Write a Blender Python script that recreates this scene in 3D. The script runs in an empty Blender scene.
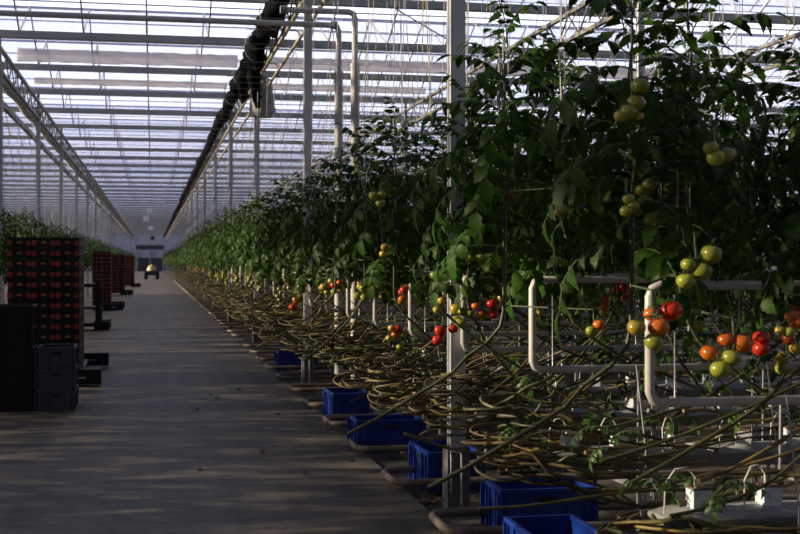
import bpy, math, random
from mathutils import Vector, Matrix, Euler

SC = bpy.context.scene
COL = SC.collection
PI = math.pi
rnd = random.Random(7)

# ------------------------------------------------------------------ materials
MAT = {}


def new_mat(name):
    m = bpy.data.materials.new(name)
    m.use_nodes = True
    nt = m.node_tree
    for n in list(nt.nodes):
        nt.nodes.remove(n)
    out = nt.nodes.new('ShaderNodeOutputMaterial')
    MAT[name] = m
    return m, nt, out


def surf(name, col, rough=0.5, metal=0.0, col2=None, scale=8.0, bump=0.0, detail=4.0, spec=0.5, transl=0.0, rand=0.0, stretch=None, lo=0.35, hi=0.65):
    """Principled surface, mottled between two colours by noise."""
    m, nt, out = new_mat(name)
    b = nt.nodes.new('ShaderNodeBsdfPrincipled')
    b.inputs['Roughness'].default_value = rough
    b.inputs['Metallic'].default_value = metal
    b.inputs['Specular IOR Level'].default_value = spec
    src = None
    tc = nt.nodes.new('ShaderNodeTexCoord')
    vec = tc.outputs['Object']
    if stretch:
        mp = nt.nodes.new('ShaderNodeMapping')
        mp.inputs['Scale'].default_value = stretch
        nt.links.new(vec, mp.inputs['Vector'])
        vec = mp.outputs['Vector']
    nz = nt.nodes.new('ShaderNodeTexNoise')
    nz.inputs['Scale'].default_value = scale
    nz.inputs['Detail'].default_value = detail
    nt.links.new(vec, nz.inputs['Vector'])
    if col2 is None:
        col2 = tuple(c * 0.8 for c in col)
    rp = nt.nodes.new('ShaderNodeValToRGB')
    rp.color_ramp.elements[0].position = lo
    rp.color_ramp.elements[1].position = hi
    rp.color_ramp.elements[0].color = (*col2, 1)
    rp.color_ramp.elements[1].color = (*col, 1)
    nt.links.new(nz.outputs['Fac'], rp.inputs['Fac'])
    src = rp.outputs['Color']
    if rand:
        oi = nt.nodes.new('ShaderNodeObjectInfo')
        mr = nt.nodes.new('ShaderNodeMapRange')
        mr.inputs['To Min'].default_value = 1 - rand
        mr.inputs['To Max'].default_value = 1 + rand
        nt.links.new(oi.outputs['Random'], mr.inputs['Value'])
        hs = nt.nodes.new('ShaderNodeHueSaturation')
        nt.links.new(mr.outputs['Result'], hs.inputs['Value'])
        nt.links.new(src, hs.inputs['Color'])
        src = hs.outputs['Color']
    nt.links.new(src, b.inputs['Base Color'])
    if bump:
        bp = nt.nodes.new('ShaderNodeBump')
        bp.inputs['Strength'].default_value = bump
        bp.inputs['Distance'].default_value = 0.01
        nt.links.new(nz.outputs['Fac'], bp.inputs['Height'])
        nt.links.new(bp.outputs['Normal'], b.inputs['Normal'])
    if transl:
        t = nt.nodes.new('ShaderNodeBsdfTranslucent')
        nt.links.new(src, t.inputs['Color'])
        mx = nt.nodes.new('ShaderNodeMixShader')
        mx.inputs['Fac'].default_value = transl
        nt.links.new(b.outputs['BSDF'], mx.inputs[1])
        nt.links.new(t.outputs['BSDF'], mx.inputs[2])
        nt.links.new(mx.outputs['Shader'], out.inputs['Surface'])
    else:
        nt.links.new(b.outputs['BSDF'], out.inputs['Surface'])
    return m


def glass(name, tint, gloss=0.06, diffuse=0.0, dcol=(0.6, 0.6, 0.65)):
    m, nt, out = new_mat(name)
    t = nt.nodes.new('ShaderNodeBsdfTransparent')
    t.inputs['Color'].default_value = (*tint, 1)
    g = nt.nodes.new('ShaderNodeBsdfGlossy')
    g.inputs['Roughness'].default_value = 0.1
    mx = nt.nodes.new('ShaderNodeMixShader')
    mx.inputs['Fac'].default_value = gloss
    nt.links.new(t.outputs[0], mx.inputs[1])
    nt.links.new(g.outputs[0], mx.inputs[2])
    last = mx
    if diffuse:
        d = nt.nodes.new('ShaderNodeBsdfTranslucent')
        d.inputs['Color'].default_value = (*dcol, 1)
        m2 = nt.nodes.new('ShaderNodeMixShader')
        m2.inputs['Fac'].default_value = diffuse
        nt.links.new(mx.outputs[0], m2.inputs[1])
        nt.links.new(d.outputs[0], m2.inputs[2])
        last = m2
    nt.links.new(last.outputs[0], out.inputs['Surface'])
    return m


def concrete(name):
    m, nt, out = new_mat(name)
    b = nt.nodes.new('ShaderNodeBsdfPrincipled')
    tc = nt.nodes.new('ShaderNodeTexCoord')
    n1 = nt.nodes.new('ShaderNodeTexNoise')
    n1.inputs['Scale'].default_value = 0.9
    n1.inputs['Detail'].default_value = 8
    n1.inputs['Roughness'].default_value = 0.65
    n2 = nt.nodes.new('ShaderNodeTexNoise')
    n2.inputs['Scale'].default_value = 9
    n2.inputs['Detail'].default_value = 8
    mp = nt.nodes.new('ShaderNodeMapping')          # tyre wear runs along the aisle
    mp.inputs['Scale'].default_value = (3.2, 0.12, 1)
    n3 = nt.nodes.new('ShaderNodeTexNoise')
    n3.inputs['Scale'].default_value = 1.6
    n3.inputs['Detail'].default_value = 5
    nt.links.new(tc.outputs['Object'], n1.inputs['Vector'])
    nt.links.new(tc.outputs['Object'], n2.inputs['Vector'])
    nt.links.new(tc.outputs['Object'], mp.inputs['Vector'])
    nt.links.new(mp.outputs['Vector'], n3.inputs['Vector'])
    a = nt.nodes.new('ShaderNodeMath'); a.operation = 'ADD'
    a2 = nt.nodes.new('ShaderNodeMath'); a2.operation = 'ADD'
    nt.links.new(n1.outputs['Fac'], a.inputs[0])
    nt.links.new(n2.outputs['Fac'], a.inputs[1])
    nt.links.new(a.outputs[0], a2.inputs[0])
    nt.links.new(n3.outputs['Fac'], a2.inputs[1])
    rp = nt.nodes.new('ShaderNodeValToRGB')
    rp.color_ramp.elements[0].position = 0.36
    rp.color_ramp.elements[0].color = (0.056, 0.049, 0.041, 1)
    rp.color_ramp.elements[1].position = 0.66
    rp.color_ramp.elements[1].color = (0.165, 0.140, 0.108, 1)
    dv = nt.nodes.new('ShaderNodeMath'); dv.operation = 'DIVIDE'; dv.inputs[1].default_value = 3
    nt.links.new(a2.outputs[0], dv.inputs[0])
    nt.links.new(dv.outputs[0], rp.inputs['Fac'])
    nt.links.new(rp.outputs['Color'], b.inputs['Base Color'])
    b.inputs['Roughness'].default_value = 0.62
    b.inputs['Specular IOR Level'].default_value = 0.35
    bp = nt.nodes.new('ShaderNodeBump'); bp.inputs['Strength'].default_value = 0.25; bp.inputs['Distance'].default_value = 0.006
    nt.links.new(n2.outputs['Fac'], bp.inputs['Height'])
    nt.links.new(bp.outputs['Normal'], b.inputs['Normal'])
    nt.links.new(b.outputs[0], out.inputs['Surface'])
    return m


concrete('concrete')
surf('ground_sheet', (0.13, 0.12, 0.105), 0.7, col2=(0.022, 0.017, 0.012), scale=3.5, detail=9, bump=0.3, lo=0.38, hi=0.62)
surf('leaf', (0.036, 0.088, 0.008), 0.5, col2=(0.015, 0.042, 0.004), scale=16, bump=0.45, transl=0.28, rand=0.3, spec=0.16)
surf('leaf_young', (0.06, 0.13, 0.025), 0.45, col2=(0.03, 0.075, 0.015), scale=14, bump=0.3, transl=0.3, spec=0.4)
surf('vine', (0.085, 0.088, 0.024), 0.5, col2=(0.032, 0.036, 0.011), scale=7, detail=6, bump=0.4, rand=0.35)
surf('old_vine', (0.21, 0.143, 0.042), 0.55, col2=(0.040, 0.032, 0.013), scale=6, detail=6, bump=0.5, rand=0.45)
surf('green_stem', (0.07, 0.11, 0.03), 0.5, col2=(0.04, 0.06, 0.018), scale=9)
surf('fruit_red', (0.50, 0.028, 0.010), 0.22, col2=(0.40, 0.020, 0.008), scale=4, rand=0.15)
surf('fruit_orange', (0.58, 0.15, 0.015), 0.22, col2=(0.45, 0.07, 0.010), scale=3, rand=0.15)
surf('fruit_yellow', (0.42, 0.30, 0.035), 0.23, col2=(0.32, 0.25, 0.035), scale=3, rand=0.12)
surf('fruit_green', (0.26, 0.27, 0.03), 0.24, col2=(0.17, 0.20, 0.025), scale=4, rand=0.2)
surf('calyx', (0.05, 0.085, 0.02), 0.55, scale=12)
surf('string', (0.55, 0.57, 0.62), 0.7, scale=20)
surf('twine_yellow', (0.62, 0.50, 0.10), 0.6, scale=20)
surf('twine_blue', (0.10, 0.30, 0.50), 0.6, scale=20)
surf('clip_red', (0.5, 0.03, 0.03), 0.4)
surf('galvanised', (0.42, 0.43, 0.45), 0.42, 0.55, col2=(0.30, 0.31, 0.33), scale=5, detail=6)
surf('gutter_metal', (0.66, 0.69, 0.76), 0.5, 0.0, col2=(0.56, 0.585, 0.65), scale=3, detail=6, stretch=(0.3, 4, 4))
surf('truss_metal', (0.30, 0.28, 0.24), 0.5, 0.35, col2=(0.17, 0.16, 0.14), scale=6, detail=6)
surf('rail_beige', (0.52, 0.47, 0.36), 0.45, 0.1, col2=(0.36, 0.31, 0.22), scale=5)
surf('white_paint', (0.54, 0.53, 0.50), 0.4, col2=(0.40, 0.385, 0.35), scale=5, detail=7)
surf('grey_paint', (0.64, 0.65, 0.68), 0.45, col2=(0.54, 0.55, 0.58), scale=4, detail=6)
surf('rail_pipe', (0.26, 0.20, 0.15), 0.55, 0.15, col2=(0.11, 0.085, 0.065), scale=6, detail=8, bump=0.3)
surf('wire', (0.30, 0.30, 0.31), 0.4, 0.6)
surf('black_film', (0.004, 0.004, 0.005), 0.75, col2=(0.002, 0.002, 0.003), scale=12, bump=0.6, spec=0.05)
glass('shade_cloth', (0.80, 0.78, 0.80), 0.0, 0.55, (0.78, 0.74, 0.74))
surf('clear_bag', (0.62, 0.62, 0.64), 0.4, col2=(0.4, 0.4, 0.42), scale=6, transl=0.5, bump=0.6)
surf('blue_plastic', (0.006, 0.040, 0.30), 0.42, col2=(0.004, 0.028, 0.22), scale=5, detail=7)
surf('grey_plastic', (0.055, 0.058, 0.068), 0.5, col2=(0.040, 0.042, 0.05), scale=5, detail=6)
surf('slot_shade', (0.006, 0.006, 0.008), 0.7)
surf('black_plastic', (0.011, 0.011, 0.013), 0.5, col2=(0.007, 0.007, 0.008), scale=8, spec=0.3)
surf('box_board', (0.012, 0.011, 0.011), 0.55, col2=(0.008, 0.008, 0.008), scale=8, spec=0.3)
surf('print_red', (0.42, 0.030, 0.022), 0.5, col2=(0.30, 0.018, 0.014), scale=30)
surf('print_orange', (0.50, 0.20, 0.06), 0.5, col2=(0.38, 0.13, 0.04), scale=30)
surf('rubber', (0.012, 0.012, 0.012), 0.7)
surf('slab_film', (0.36, 0.36, 0.37), 0.42, col2=(0.20, 0.195, 0.18), scale=5, detail=7, bump=0.4)
surf('trough', (0.20, 0.20, 0.20), 0.5, 0.2, col2=(0.20, 0.20, 0.19), scale=4)
surf('cube_wrap', (0.62, 0.64, 0.66), 0.5, col2=(0.40, 0.50, 0.66), scale=26, detail=3, stretch=(1, 1, 3), lo=0.40, hi=0.5)
surf('cube_wool', (0.22, 0.13, 0.07), 0.9, col2=(0.10, 0.06, 0.03), scale=30, bump=0.6)
surf('drip_white', (0.60, 0.58, 0.52), 0.5)
surf('foot', (0.16, 0.16, 0.165), 0.7, col2=(0.10, 0.10, 0.10), scale=8, detail=8, bump=0.3)
surf('tug_yellow', (0.75, 0.62, 0.34), 0.45)
surf('tug_blue', (0.02, 0.035, 0.09), 0.45)
surf('sign_white', (0.80, 0.84, 0.95), 0.6, transl=0.8)
surf('door_grey', (0.11, 0.12, 0.14), 0.6)
surf('dry_leaf', (0.15, 0.07, 0.03), 0.8, col2=(0.08, 0.04, 0.02), scale=12)
glass('roof_glass', (0.965, 0.965, 0.975), 0.02, 0.22, (0.37, 0.47, 0.95))
glass('sun_blocker_cloth', (0.38, 0.38, 0.38), 0.0, 0.12, (0.4, 0.4, 0.4))
glass('wall_glass', (0.24, 0.25, 0.29), 0.05, 0.30, (0.45, 0.46, 0.52))


# ------------------------------------------------------------------ mesh builder
class MB:
    def __init__(self):
        self.v, self.f, self.m, self.s = [], [], [], []

    def add(self, vs, fs, mat=0, smooth=False):
        b = len(self.v)
        self.v += [tuple(p) for p in vs]
        self.f += [tuple(i + b for i in f) for f in fs]
        self.m += [mat] * len(fs)
        self.s += [smooth] * len(fs)

    def box(self, x0, x1, y0, y1, z0, z1, mat=0, mtx=None):
        vs = [(x, y, z) for x in (x0, x1) for y in (y0, y1) for z in (z0, z1)]
        if mtx is not None:
            vs = [mtx @ Vector(p) for p in vs]
        self.add(vs, [(0, 1, 3, 2), (4, 6, 7, 5), (0, 4, 5, 1), (2, 3, 7, 6), (0, 2, 6, 4), (1, 5, 7, 3)], mat)

    def bar(self, a, b, w, h=None, mat=0):
        """square section bar from a to b"""
        a, b = Vector(a), Vector(b)
        h = h or w
        d = (b - a).normalized()
        up = Vector((0, 0, 1)) if abs(d.z) < 0.95 else Vector((0, 1, 0))
        s = d.cross(up).normalized() * w / 2
        u = s.cross(d).normalized() * h / 2
        vs = [p + q for p in (a, b) for q in (s + u, -s + u, -s - u, s - u)]
        self.add(vs, [(0, 1, 2, 3), (7, 6, 5, 4), (0, 4, 5, 1), (1, 5, 6, 2), (2, 6, 7, 3), (3, 7, 4, 0)], mat)

    def tube(self, pts, r, n=8, mat=0, cap=True):
        pts = [Vector(p) for p in pts]
        k = len(pts)
        rr = r if isinstance(r, (list, tuple)) else [r] * k
        vs, fs = [], []
        nrm = None
        for i, p in enumerate(pts):
            d = (pts[min(i + 1, k - 1)] - pts[max(i - 1, 0)])
            d = d.normalized() if d.length > 1e-9 else Vector((0, 0, 1))
            if nrm is None:
                ref = Vector((0, 0, 1)) if abs(d.z) < 0.9 else Vector((1, 0, 0))
                nrm = d.cross(ref).normalized()
            else:
                nrm = (nrm - d * nrm.dot(d))
                nrm = nrm.normalized() if nrm.length > 1e-6 else d.orthogonal().normalized()
            bi = d.cross(nrm)
            for j in range(n):
                t = 2 * PI * j / n
                vs.append(p + (nrm * math.cos(t) + bi * math.sin(t)) * rr[i])
        for i in range(k - 1):
            for j in range(n):
                a, b = i * n + j, i * n + (j + 1) % n
                fs.append((a, b, b + n, a + n))
        self.add(vs, fs, mat, True)
        if cap:
            self.add(vs[:n], [tuple(range(n))[::-1]], mat)
            self.add(vs[-n:], [tuple(range(n))], mat)

    def disc(self, c, r, axis='x', t=0.05, n=20, mat=0, r2=None):
        c = Vector(c)
        ax = {'x': Vector((1, 0, 0)), 'y': Vector((0, 1, 0)), 'z': Vector((0, 0, 1))}[axis]
        self.tube([c - ax * t / 2, c + ax * t / 2], r, n, mat)

    def ball(self, c, r, nu=14, nv=9, mat=0, sz=1.0, rib=0.0, dimple=0.0):
        vs, fs = [], []
        for i in range(nv + 1):
            ph = PI * i / nv
            for j in range(nu):
                th = 2 * PI * j / nu
                k = 1 + rib * math.cos(5 * th) * math.sin(ph)
                z = math.cos(ph) * sz
                if dimple:
                    z -= dimple * math.exp(-(ph / 0.38) ** 2)
                vs.append((c[0] + r * k * math.sin(ph) * math.cos(th), c[1] + r * k * math.sin(ph) * math.sin(th), c[2] + r * z))
        for i in range(nv):
            for j in range(nu):
                a, b = i * nu + j, i * nu + (j + 1) % nu
                fs.append((a, a + nu, b + nu, b))
        self.add(vs, fs, mat, True)

    def mesh(self, name, mats):
        me = bpy.data.meshes.new(name)
        me.from_pydata(self.v, [], self.f)
        for m in ([mats] if isinstance(mats, str) else mats):
            me.materials.append(MAT[m])
        me.polygons.foreach_set('material_index', self.m)
        me.polygons.foreach_set('use_smooth', self.s)
        me.update()
        return me

    def build(self, name, mats, parent=None, loc=(0, 0, 0), bevel=0.0):
        o = link(self.mesh(name, mats), name, parent, loc)
        if bevel:
            b = o.modifiers.new('bevel', 'BEVEL')
            b.width = bevel
            b.segments = 2
            b.limit_method = 'ANGLE'
        return o


def link(data, name, parent=None, loc=(0, 0, 0), rot=(0, 0, 0), scale=(1, 1, 1)):
    o = bpy.data.objects.new(name, data)
    COL.objects.link(o)
    o.location = loc
    o.rotation_euler = rot
    o.scale = scale
    if parent is not None:
        o.parent = parent
    return o


def tag(o, label, cat, group=None, kind=None):
    o['label'] = label
    o['category'] = cat
    if group:
        o['group'] = group
    if kind:
        o['kind'] = kind
    return o


def thing(name, label, cat, loc=(0, 0, 0), rz=0.0, group=None):
    return tag(link(None, name, None, loc, (0, 0, rz)), label, cat, group)


def struct(o):
    o['kind'] = 'structure'
    return o


def dup(root, loc, rz=None, label=None, group=None):
    r = root.copy()
    COL.objects.link(r)
    r.location = loc
    if rz is not None:
        r.rotation_euler = (0, 0, rz)
    if label:
        r['label'] = label
    if group:
        r['group'] = group
    elif 'group' in r and group == '':
        del r['group']
    for ch in list(root.children):
        c = ch.copy()
        COL.objects.link(c)
        c.parent = r
        for g in list(ch.children):
            d = g.copy()
            COL.objects.link(d)
            d.parent = c
    return r


ORD = ['first', 'second', 'third', 'fourth', 'fifth', 'sixth', 'seventh', 'eighth', 'ninth', 'tenth', 'eleventh', 'twelfth',
       'thirteenth', 'fourteenth', 'fifteenth', 'sixteenth', 'seventeenth', 'eighteenth', 'nineteenth', 'twentieth']

# ------------------------------------------------------------------ camera
F_PX, VPX, HOR, CAMZ = 1250.0, 152.0, 261.0, 1.6
YAW = math.atan((400 - VPX) / F_PX)
cam = bpy.data.cameras.new('camera')
cam.sensor_width = 36.0
cam.lens = F_PX * 36 / 800
cam.shift_y = -(267 - HOR) / 800
cam.dof.use_dof = True
cam.dof.focus_distance = 8.6
cam.dof.aperture_fstop = 5.6
cam.clip_end = 600
co = bpy.data.objects.new('camera', cam)
COL.objects.link(co)
co.location = (0, 0, CAMZ)
co.rotation_euler = (PI / 2, 0, -YAW)
SC.camera = co
CS, SN = math.cos(YAW), math.sin(YAW)


def at(px, py, Y):
    """measured point of the photograph standing in the plane Y"""
    k = (px - 400) / F_PX
    x = Y * (k * CS + SN) / (CS - k * SN)
    d = Y * CS + x * SN
    return Vector((x, Y, CAMZ + (HOR - py) * d / F_PX))


# ------------------------------------------------------------------ the shell: floor, glass roof, far wall
Y0, Y1 = -8.0, 200.0
XL, XR = -30.0, 62.0
XE = 1.74            # right edge of the concrete aisle
m = MB(); m.box(-2.25, XE, Y0, Y1, -0.2, 0.0)
struct(m.build('floor', 'concrete'))
m = MB(); m.box(XE + 0.01, XR, Y0, Y1, -0.24, -0.03)
struct(m.build('floor', 'ground_sheet'))
m = MB(); m.box(XL, -2.26, Y0, Y1, -0.24, -0.03)
struct(m.build('floor', 'ground_sheet'))

BAY = 4.0
GZ = 5.72            # underside of the rain gutters
ceil_ = struct(link(None, 'ceiling'))
ceil_['label'] = 'glass greenhouse roof of repeating ridges over the whole hall'
gm = MB()
hr = 0.82
gm.add([(XL, 0.08, GZ + .15), (XR, 0.08, GZ + .15), (XR, BAY / 2, GZ + .15 + hr), (XL, BAY / 2, GZ + .15 + hr)], [(0, 1, 2, 3)])
gm.add([(XL, BAY - .08, GZ + .15), (XR, BAY - .08, GZ + .15), (XR, BAY / 2, GZ + .15 + hr), (XL, BAY / 2, GZ + .15 + hr)], [(3, 2, 1, 0)])
pane = gm.mesh('glass_pane', 'roof_glass')
bm_ = MB()
x = XL
while x <= XR:
    for (a, b) in ((0.08, BAY / 2), (BAY - .08, BAY / 2)):
        bm_.bar((x, a, GZ + .14), (x, b, GZ + .14 + hr), 0.028, 0.03)
    x += 1.15
bars = bm_.mesh('glazing_bar', 'gutter_metal')
rm = MB()
rm.box(XL, XR, BAY / 2 - .025, BAY / 2 + .025, GZ + .12 + hr, GZ + .165 + hr)
for yy in (0.95, BAY - 0.95):
    zz = GZ + .12 + hr * .475
    rm.box(XL, XR, yy - .010, yy + .010, zz - .015, zz + .008)
ridge = rm.mesh('ridge_bar', 'gutter_metal')
nb = int((Y1 - 4) / BAY) + 2
for i in range(-2, nb - 1):
    for (nm, me) in (('glass_pane', pane), ('glazing_bar', bars), ('ridge_bar', ridge)):
        struct(link(me, nm, ceil_, (0, i * BAY, 0)))
g = MB()
g.add([(xx, yy, zz) for xx in (XL, XR) for (yy, zz) in ((-.055, 0), (.055, 0), (.095, .125), (.082, .125), (.045, .02), (-.045, .02), (-.082, .125), (-.095, .125))],
      [(i, (i + 1) % 8, (i + 1) % 8 + 8, i + 8) for i in range(8)])
gut = g.mesh('rain_gutter', 'gutter_metal')
for i in range(3, nb - 1):
    o = link(gut, 'rain_gutter', None, (0, i * BAY, GZ))
    if i < 16:
        lab = '%s grey rain gutter from the camera, running across under the glass roof' % ORD[i - 3]
        tag(o, lab, 'gutter', 'rain gutters under the near roof')
    else:
        tag(o, 'thin grey rain gutter across the distant roof, far down the aisle', 'gutter', 'rain gutters of the distant roof')

# far wall
wl = struct(link(None, 'wall_back', None, (0, Y1, 0)))
m = MB(); m.box(XL, -2.4, 0, .02, 0, 6.6); m.box(1.8, XR, 0, .02, 0, 6.6); m.box(-2.4, 1.8, 0, .02, 4.1, 6.6)
struct(m.build('glass_pane', 'wall_glass', wl))
m = MB()
x = XL
while x < XR:
    if not -2.3 < x < 1.7:
        m.box(x - .05, x + .05, -.06, .0, 0, 6.6)
    x += 2.3
for z in (0.6, 3.2, 5.6):
    m.box(XL, -2.5, -.07, -.01, z, z + .1); m.box(1.9, XR, -.07, -.01, z, z + .1)
struct(m.build('glazing_bar', 'gutter_metal', wl))
dr = struct(link(None, 'door_1', None, (-0.3, Y1 - .05, 0)))
m = MB()
m.box(-2.1, -1.9, -.1, .1, 0, 4.1); m.box(1.9, 2.1, -.1, .1, 0, 4.1); m.box(-.1, .1, -.1, .1, 0, 3.5)
struct(m.build('door_frame', 'grey_paint', dr))
m = MB(); m.box(-2.1, 2.1, -.4, .1, 3.45, 4.1)
struct(m.build('header_box', 'door_grey', dr))
m = MB(); m.box(-1.9, -.1, -.02, .02, 0, 2.1); m.box(.1, 1.9, -.02, .02, 0, 2.1)
struct(m.build('door_panel', 'door_grey', dr))
m = MB(); m.box(-1.9, -.1, -.01, .01, 2.1, 3.45); m.box(.1, 1.9, -.01, .01, 2.1, 3.45)
struct(m.build('glass_pane', 'wall_glass', dr))

# ------------------------------------------------------------------ columns and trusses
TX = [-2.75, 2.0, 6.5, 11.0]


def column_mesh():
    m = MB()
    w, t = 0.05, 0.012
    m.box(-w, w, -w, -w + t, 0, 5.2); m.box(-w, w, w - t, w, 0, 5.2); m.box(-t / 2 - .03, t / 2 + .03, -w + t, w - t, 0, 5.2)
    return m


cm = column_mesh().mesh('shaft', 'grey_paint')
pm = MB(); pm.box(-.075, .075, -.075, .075, -.05, .38)
pm = pm.mesh('plinth', 'foot')
hm = MB(); hm.box(-.085, .085, -.085, .085, 5.18, 5.26); hm.box(-.03, .03, -.03, .03, 5.1, GZ)
hm = hm.mesh('head_plate', 'galvanised')
bk = MB(); bk.tube([(-.06, -.11, .10), (-.06, -.11, .33), (-.06, -.085, .36), (.005, -.10, .36), (.005, -.125, .33), (.005, -.125, .02)], .007, 6)
bk = bk.mesh('bracket', 'galvanised')
ci = 0
for xi, ys in ((2.0, range(8, 97, 8)), (-2.75, range(24, 97, 8)), (6.5, range(16, 49, 8)), (11.0, range(24, 57, 8))):
    for k, y in enumerate(ys):
        where = {2.0: 'at the right edge of the aisle', -2.75: 'along the left edge of the aisle', 6.5: 'inside the crop under the second truss to the right', 11.0: 'far right under the third truss'}[xi]
        if k < 5:
            lab = '%s grey steel column from the camera %s' % (ORD[k], where)
            gr = None
        else:
            lab = 'distant grey steel column %s, small among the plants' % where
            gr = 'distant columns ' + where
        t = thing('steel_column', lab, 'column', (xi - (.035 if xi == 2.0 else 0), y, 0), 0, gr)
        link(cm, 'shaft', t)
        if y < 45:
            link(pm, 'plinth', t); link(hm, 'head_plate', t)
        if xi == 2.0 and y < 20:
            link(bk, 'bracket', t)

TRB, TRT = 5.08, 5.56


def truss(x, y0, y1, label):
    t = thing('roof_truss', label, 'truss', (x, 0, 0))
    m = MB(); m.box(-.035, .035, y0, y1, TRT - .06, TRT)
    m.build('top_chord', 'truss_metal', t)
    m = MB(); m.box(-.035, .035, y0, y1, TRB, TRB + .06)
    m.build('bottom_chord', 'truss_metal', t)
    m = MB()
    y = y0
    up = False
    while y < y1 - .01:
        a, b = (TRB + .05, TRT - .05) if up else (TRT - .05, TRB + .05)
        m.bar((0, y, a), (0, y + .5, b), .022)
        up = not up
        y += .5
    m.build('lattice_bar', 'truss_metal', t)
    return t


truss(-2.75, 8, 198, 'long lattice roof truss along the left side of the aisle')
truss(2.0, 8, 198, 'long lattice roof truss over the right side of the aisle')
truss(6.5, 8, 120, 'second lattice roof truss, over the tomato crop to the right')
truss(11.0, 14, 90, 'third lattice roof truss, at the upper right edge of the picture')

# service rails beside the aisle trusses
for (x, z, lab) in ((1.96, 5.02, 'upper beige service pipe running along the right truss above the crop'),
                    (2.12, 4.86, 'lower beige service pipe running along under the right truss')):
    m = MB(); m.tube([(x, 14, z), (x, 196, z)], .028, 8)
    o = m.build('service_pipe', 'rail_beige')
    tag(o, lab, 'pipe')
for k in range(9):
    y = 15.5 + 3.2 * k
    m = MB(); m.tube([(2.0, y, 5.06), (2.12, y, 5.06), (2.17, y, 5.02), (2.17, y + .02, 4.86), (2.12, y + .02, 4.82)], .012, 6)
    o = m.build('pipe_hook', 'rail_beige')
    tag(o, '%s bent pipe hook from the camera holding the beige service pipes' % ORD[k], 'hook')
m = MB(); m.box(-3.02, -2.94, 10, 196, 4.72, 4.84)
tag(m.build('cable_tray', 'truss_metal'), 'dark cable tray running below the left truss along the aisle', 'cable tray')


def lumpy(path, r, seed, n=12, squash=1.0, amp=.25):
    """folded film: a tube whose section wobbles along the way"""
    rr = random.Random(seed)
    vs, fs = [], []
    k = len(path)
    for i, p in enumerate(path):
        p = Vector(p)
        d = (Vector(path[min(i + 1, k - 1)]) - Vector(path[max(i - 1, 0)])).normalized()
        s = d.cross(Vector((0, 0, 1)))
        s = s.normalized() if s.length > .05 else Vector((1, 0, 0))
        u = s.cross(d).normalized()
        ri = r[i] if isinstance(r, list) else r
        for j in range(n):
            t = 2 * PI * j / n
            q = ri * (1 + rr.uniform(-amp, amp))
            vs.append(p + s * math.cos(t) * q + u * math.sin(t) * q * squash)
    for i in range(k - 1):
        for j in range(n):
            a, b = i * n + j, i * n + (j + 1) % n
            fs.append((a, b, b + n, a + n))
    mb = MB()
    mb.add(vs, fs, 0, True)
    mb.add(vs[:n], [tuple(range(n))]); mb.add(vs[-n:], [tuple(range(n))[::-1]])
    return mb


# black energy screen folded up along the right truss
t = thing('folded_screen', 'black plastic energy screen bunched up along the right roof truss', 'screen', (0, 0, 0))
rr = random.Random(3)
path, rad = [], []
y = 13.5
while y < 197:
    near = max(0, 1 - (y - 13) / 22)
    sag = .10 * near * (1 + math.sin(y * 2.1)) / 2
    path.append((1.78 + rr.uniform(-.03, .03), y, 5.33 - sag))
    rad.append(.105 + .075 * near * (0.5 + 0.5 * math.sin(y * 1.7)))
    y += .35 if y < 34 else 2.2
lumpy(path, rad, 4, 12, 1.3, .42).build('film_roll', 'black_film', t)
for k, (yy, ln, xx) in enumerate(((22.5, .75, 1.80), (23.4, .95, 1.93), (24.2, .55, 1.72), (20.5, .5, 1.7))):
    p = [(xx + .02 * math.sin(i * 1.3 + k), yy + .05 * math.sin(i + k), 5.2 - ln * i / 7) for i in range(8)]
    lumpy(p, [.13, .14, .13, .12, .11, .09, .07, .03], 20 + k, 10, 1, .35).build('loose_tail', 'black_film', t)
for k in range(5):
    yy = 15.4 + k * 3.1
    m = MB(); m.tube([(1.76 + .20 * math.cos(a), yy + .02 * a, 5.30 + .25 * math.sin(a)) for a in [i * 2 * PI / 12 for i in range(13)]], .008, 5)
    m.build('tie', 'string', t)
# left side: a smaller grey roll
t = thing('folded_screen', 'dark grey energy screen rolled narrow along the left roof truss', 'screen', (0, 0, 0))
path = [(-2.95 + rr.uniform(-.02, .02), 14 + i * 1.2, 5.22 + rr.uniform(-.02, .02)) for i in range(150)]
lumpy(path, .10, 8, 10, 1.2, .25).build('film_roll', 'gutter_metal', t)
p = [(-2.62 + .05 * math.sin(i), 21.6 + .05 * i, 5.32 - .075 * i) for i in range(9)]
o = lumpy(p, [.05, .10, .13, .14, .15, .15, .16, .15, .08], 31, 12, 1, .2).build('plastic_bag', 'clear_bag')
tag(o, 'grey plastic bag hanging under the left roof truss', 'bag')
p = [(2.04 + .01 * math.sin(i), 23.4 + .02 * i, 5.06 - .095 * i) for i in range(9)]
o = lumpy(p, [.05, .14, .18, .20, .22, .23, .24, .24, .18], 33, 14, 1, .14).build('plastic_bag', 'clear_bag')
tag(o, 'pale translucent plastic bag hanging from the hooks beside the black film', 'bag')
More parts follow.
